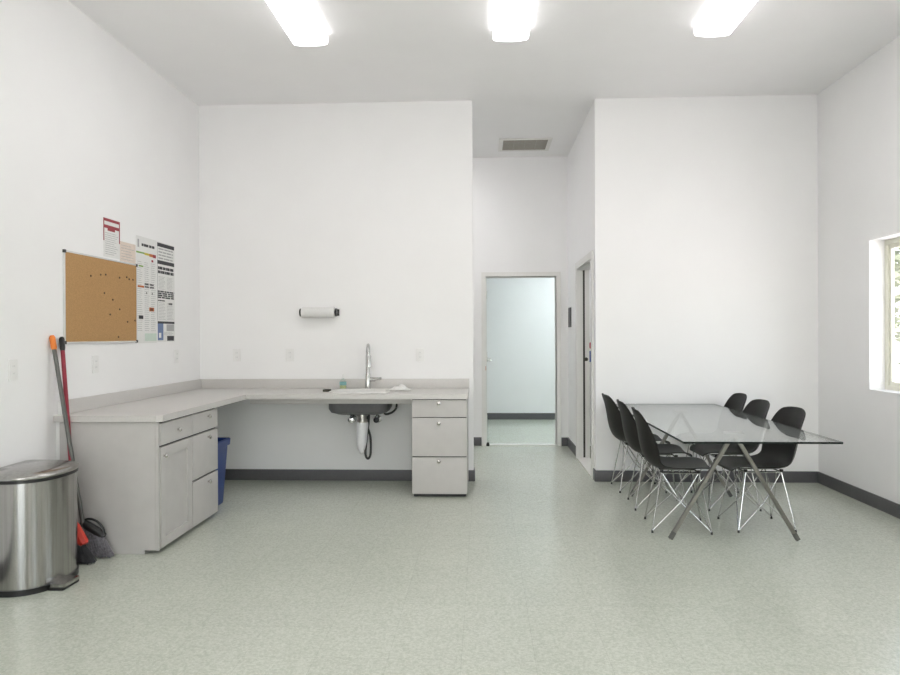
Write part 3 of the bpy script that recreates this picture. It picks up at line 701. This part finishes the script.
# ------------------------------------------------------------------ trash can
def dshape(e, n=14):
    cx, cy, rx, ry, xb = -2.44, 3.742, .19+e, .242+e, -2.588-e*.3
    out = [(xb, cy-ry)]
    for k in range(2*n+1):
        a = -PI/2+PI*k/(2*n); out.append((cx+rx*abs(math.cos(a))**.87, cy+ry*math.copysign(abs(math.sin(a))**.87, a)))
    out.append((xb, cy+ry)); return out
t = thing('trash_can', 'large stainless steel half round pedal trash can', 'trash can', (-2.4, 3.75, 0))
MB().prism(dshape(.006), 0, .03).build('base', M['blackp'], t)
MB().prism(dshape(0), .03, .572).build('body', M['steel'], t)
MB().prism(dshape(.006), .572, .592).build('rim', M['blackp'], t)
b = MB(); rg = []
for e, z in ((.008, .590), (.010, .594), (.009, .603), (.0, .611), (-.05, .623), (-.12, .632)):
    rg.append([(x, y, z) for x, y in dshape(e)])
b.rings(rg); b.build('lid', M['steel'], t, angle=50)
b = MB(); b.box(-2.262, -2.180, 3.60, 3.74, .014, .034, bev=.006); pd = b.build('pedal', M['steel'], t)
b = MB(); b.box(-2.266, -2.186, 3.595, 3.745, .0, .013, bev=.003); b.build('pedal_base', M['blackp'], t)

# blue bin
t = thing('waste_bin', 'blue plastic waste bin under the counter behind the drawer cabinet', 'bin', (-2.15, 5.43, 0))
bx, by = -2.155, 5.43
def br(hx, hy, z, r=.03): return [(bx+p[0], by+p[1], z) for p in [(q[0], q[1]) for q in rrect(-hx, hx, -hy, hy, r, 0)]]
b = MB(); b.rings([br(.085, .135, 0), br(.09, .14, .006), br(.118, .175, .47), br(.118, .175, .478)], cap=False); b.bm.faces.new(list(b.bm.verts)[:24])
b.rings([br(.113, .17, .478), br(.086, .136, .012)], cap=False); b.build('bin_body', M['blue'], t)
b = MB(); b.rings([br(.119, .176, .455), br(.131, .188, .458), br(.134, .191, .505), br(.128, .185, .510), br(.113, .170, .508), br(.113, .170, .478)], cap=False); b.build('bin_rim', M['blue'], t)

# ------------------------------------------------------------------ glass table
t = thing('glass_table', 'long glass topped table on metal A-frame legs', 'table', (1.595, 5.27, 0))
gx0, gx1, gy0, gy1, gz0, gz1 = 1.146, 2.040, 4.14, 6.40, .693, .705
b = MB(); b.box(gx0, gx1, gy0, gy1, gz0, gz1)
for f in b.bm.faces:
    f.normal_update(); f.material_index = 0 if abs(f.normal.z) > .5 else 1
b.build('glass_top', [M['tglass'], M['tedge']], t, smooth=False)
for y in (4.640, 5.87):
    fr = box('top_plate', M['satin'], t, 1.545, 1.655, y-.03, y+.03, .681, .693, bev=.003)
    for s in (-1, 1):
        xt, xf = 1.600+s*.001, 1.600+s*.402
        d = Vector((xf-xt, 0, -.676)).normalized(); nn = Vector((-d.z, 0, d.x)); w2, h2 = .0115, .012
        P0_, P1_ = Vector((xt, y, .686)), Vector((xf, y, .006))
        b = MB(); b.rings([[P+nn*a*w2+Vector((0, c*h2, 0)) for a, c in ((-1,-1),(1,-1),(1,1),(-1,1))] for P in (P0_, P1_)])
        lg = b.build('leg', M['legmetal'], t)
        b = MB(); Q = P1_-d*.05; b.rings([[P+nn*a*(w2+.0012)+Vector((0, c*(h2+.0012), 0)) for a, c in ((-1,-1),(1,-1),(1,1),(-1,1))] for P in (Q, P1_+d*.001)])
        b.build('foot', M['greypole'], lg)

# ------------------------------------------------------------------ chairs
def make_chair(label):
    t = thing('shell_chair', label, 'chair', (0, 0, 0), 'black shell chairs round the glass table')
    prof = [(.222, .398, .160), (.219, .410, .182), (.203, .419, .198), (.16, .424, .212), (.09, .420, .222), (.02, .412, .228), (-.06, .406, .230), (-.125, .408, .230),
            (-.172, .424, .230), (-.206, .456, .231), (-.229, .503, .232), (-.244, .562, .232), (-.254, .63, .229), (-.263, .69, .222), (-.276, .742, .209), (-.287, .776, .193), (-.294, .797, .173), (-.298, .809, .146), (-.299, .814, .108)]
    n = len(prof); b = MB(); g = []; nv = 14
    for i, (x, z, hw) in enumerate(prof):
        a = Vector((prof[max(i-1, 0)][0], 0, prof[max(i-1, 0)][1])); c = Vector((prof[min(i+1, n-1)][0], 0, prof[min(i+1, n-1)][1]))
        d = (c-a).normalized(); nn = Vector((d.z, 0, -d.x))     # towards the sitter
        if nn.x < 0 and abs(nn.z) < abs(nn.x): nn = -nn
        s = i/(n-1)
        if s > .6: nn = Vector((nn.x, 0, nn.z*max(0, 1-(s-.6)/.12))).normalized()
        curl = .020+.062*math.exp(-((s-.58)/.19)**2)+.010*s
        if i < 3: curl *= .4+.2*i
        row = []
        for j in range(nv+1):
            v = j/nv*2-1; k = abs(v)**2.4
            p = Vector((x, v*hw, z))+nn*curl*k; p.z -= .010*max(0, (s-.80)/.20)*abs(v)**3
            row.append(b.bm.verts.new(p))
        g.append(row)
    for i in range(n-1):
        for j in range(nv): b.face([g[i][j], g[i+1][j], g[i+1][j+1], g[i][j+1]])
    sh = b.build('seat_shell', M['shell'], t, angle=80)
    so = sh.modifiers.new('thickness', 'SOLIDIFY'); so.thickness = .007; so.offset = 0
    sb = sh.modifiers.new('smooth', 'SUBSURF'); sb.levels = 1; sb.render_levels = 1; sb.boundary_smooth = 'ALL'
    TX, TY, TZ = .120, .125, .392
    fx, fy = .190, .178
    for sx in (1, -1):
        for sy in (1, -1):
            Fp = Vector((sx*fx, sy*fy, .014)); b = MB()
            b.tube([Fp, (sx*TX, sy*TY, TZ)], .0045, n=8)
            q = .0038
            m1 = Vector((0, sy*.148, .20)); b.tube([Fp+Vector((-sx*.004, 0, .004)), m1+Vector((sx*.0, -sy*.0045, 0)), (-sx*TX, sy*(TY-.006), TZ)], q, n=8)
            m2 = Vector((sx*.135, 0, .17)); b.tube([Fp+Vector((0, -sy*.004, .004)), m2+Vector((-sx*.0045, 0, 0)), (sx*(TX-.02), -sy*TY*.75, TZ)], q*.9, n=8)
            lg = b.build('leg', M['chrome'], t)
            MB().lathe([(.0075, 0), (.0078, .005), (.0065, .011), (.0055, .018)], cx=Fp.x, cy=Fp.y, cz=0, n=12).build('foot_glide', M['blackp'], lg)
            MB().lathe([(.011, 0), (.013, .004), (.013, .012), (.010, .018)], cx=sx*TX, cy=sy*TY, cz=TZ+.002, n=14).build('shock_mount', M['blackp'], t)
    b = MB(); ring = [(TX, TY, TZ), (-TX, TY, TZ), (-TX, -TY, TZ), (TX, -TY, TZ)]
    for i in range(4): b.tube([ring[i], ring[(i+1) % 4]], .0055, n=8)
    b.tube([(TX, 0, TZ), (-TX, 0, TZ)], .005, n=8)
    b.build('seat_mount', M['chrome'], t)
    return t
def dup(root, loc, rz, label):
    r = root.copy(); COL.objects.link(r); r.location = loc; r.rotation_euler = (0, 0, rz); r['label'] = label
    for ch in root.children:
        c = ch.copy(); COL.objects.link(c); c.parent = r
        for gch in ch.children:
            d = gch.copy(); COL.objects.link(d); d.parent = c
    return r
chair = make_chair('black shell chair on wire legs, nearest on the left side of the table')
chair.location = (1.325, 4.955, 0); chair.rotation_euler = (0, 0, -.09)
bpy.context.view_layer.update()
spots = [((1.335, 5.565, 0), -.05, 'black shell chair on wire legs, middle one on the left side of the table'),
         ((1.322, 6.175, 0), .02, 'black shell chair on wire legs, farthest on the left side of the table'),
         ((1.872, 5.000, 0), PI+.05, 'black shell chair on wire legs, nearest on the right side of the table'),
         ((1.868, 5.580, 0), PI+.02, 'black shell chair on wire legs, middle one on the right side of the table'),
         ((1.922, 6.190, 0), PI-.02, 'black shell chair on wire legs, farthest on the right side, by the back wall')]
for loc, rz, lab in spots: dup(chair, loc, rz, lab)
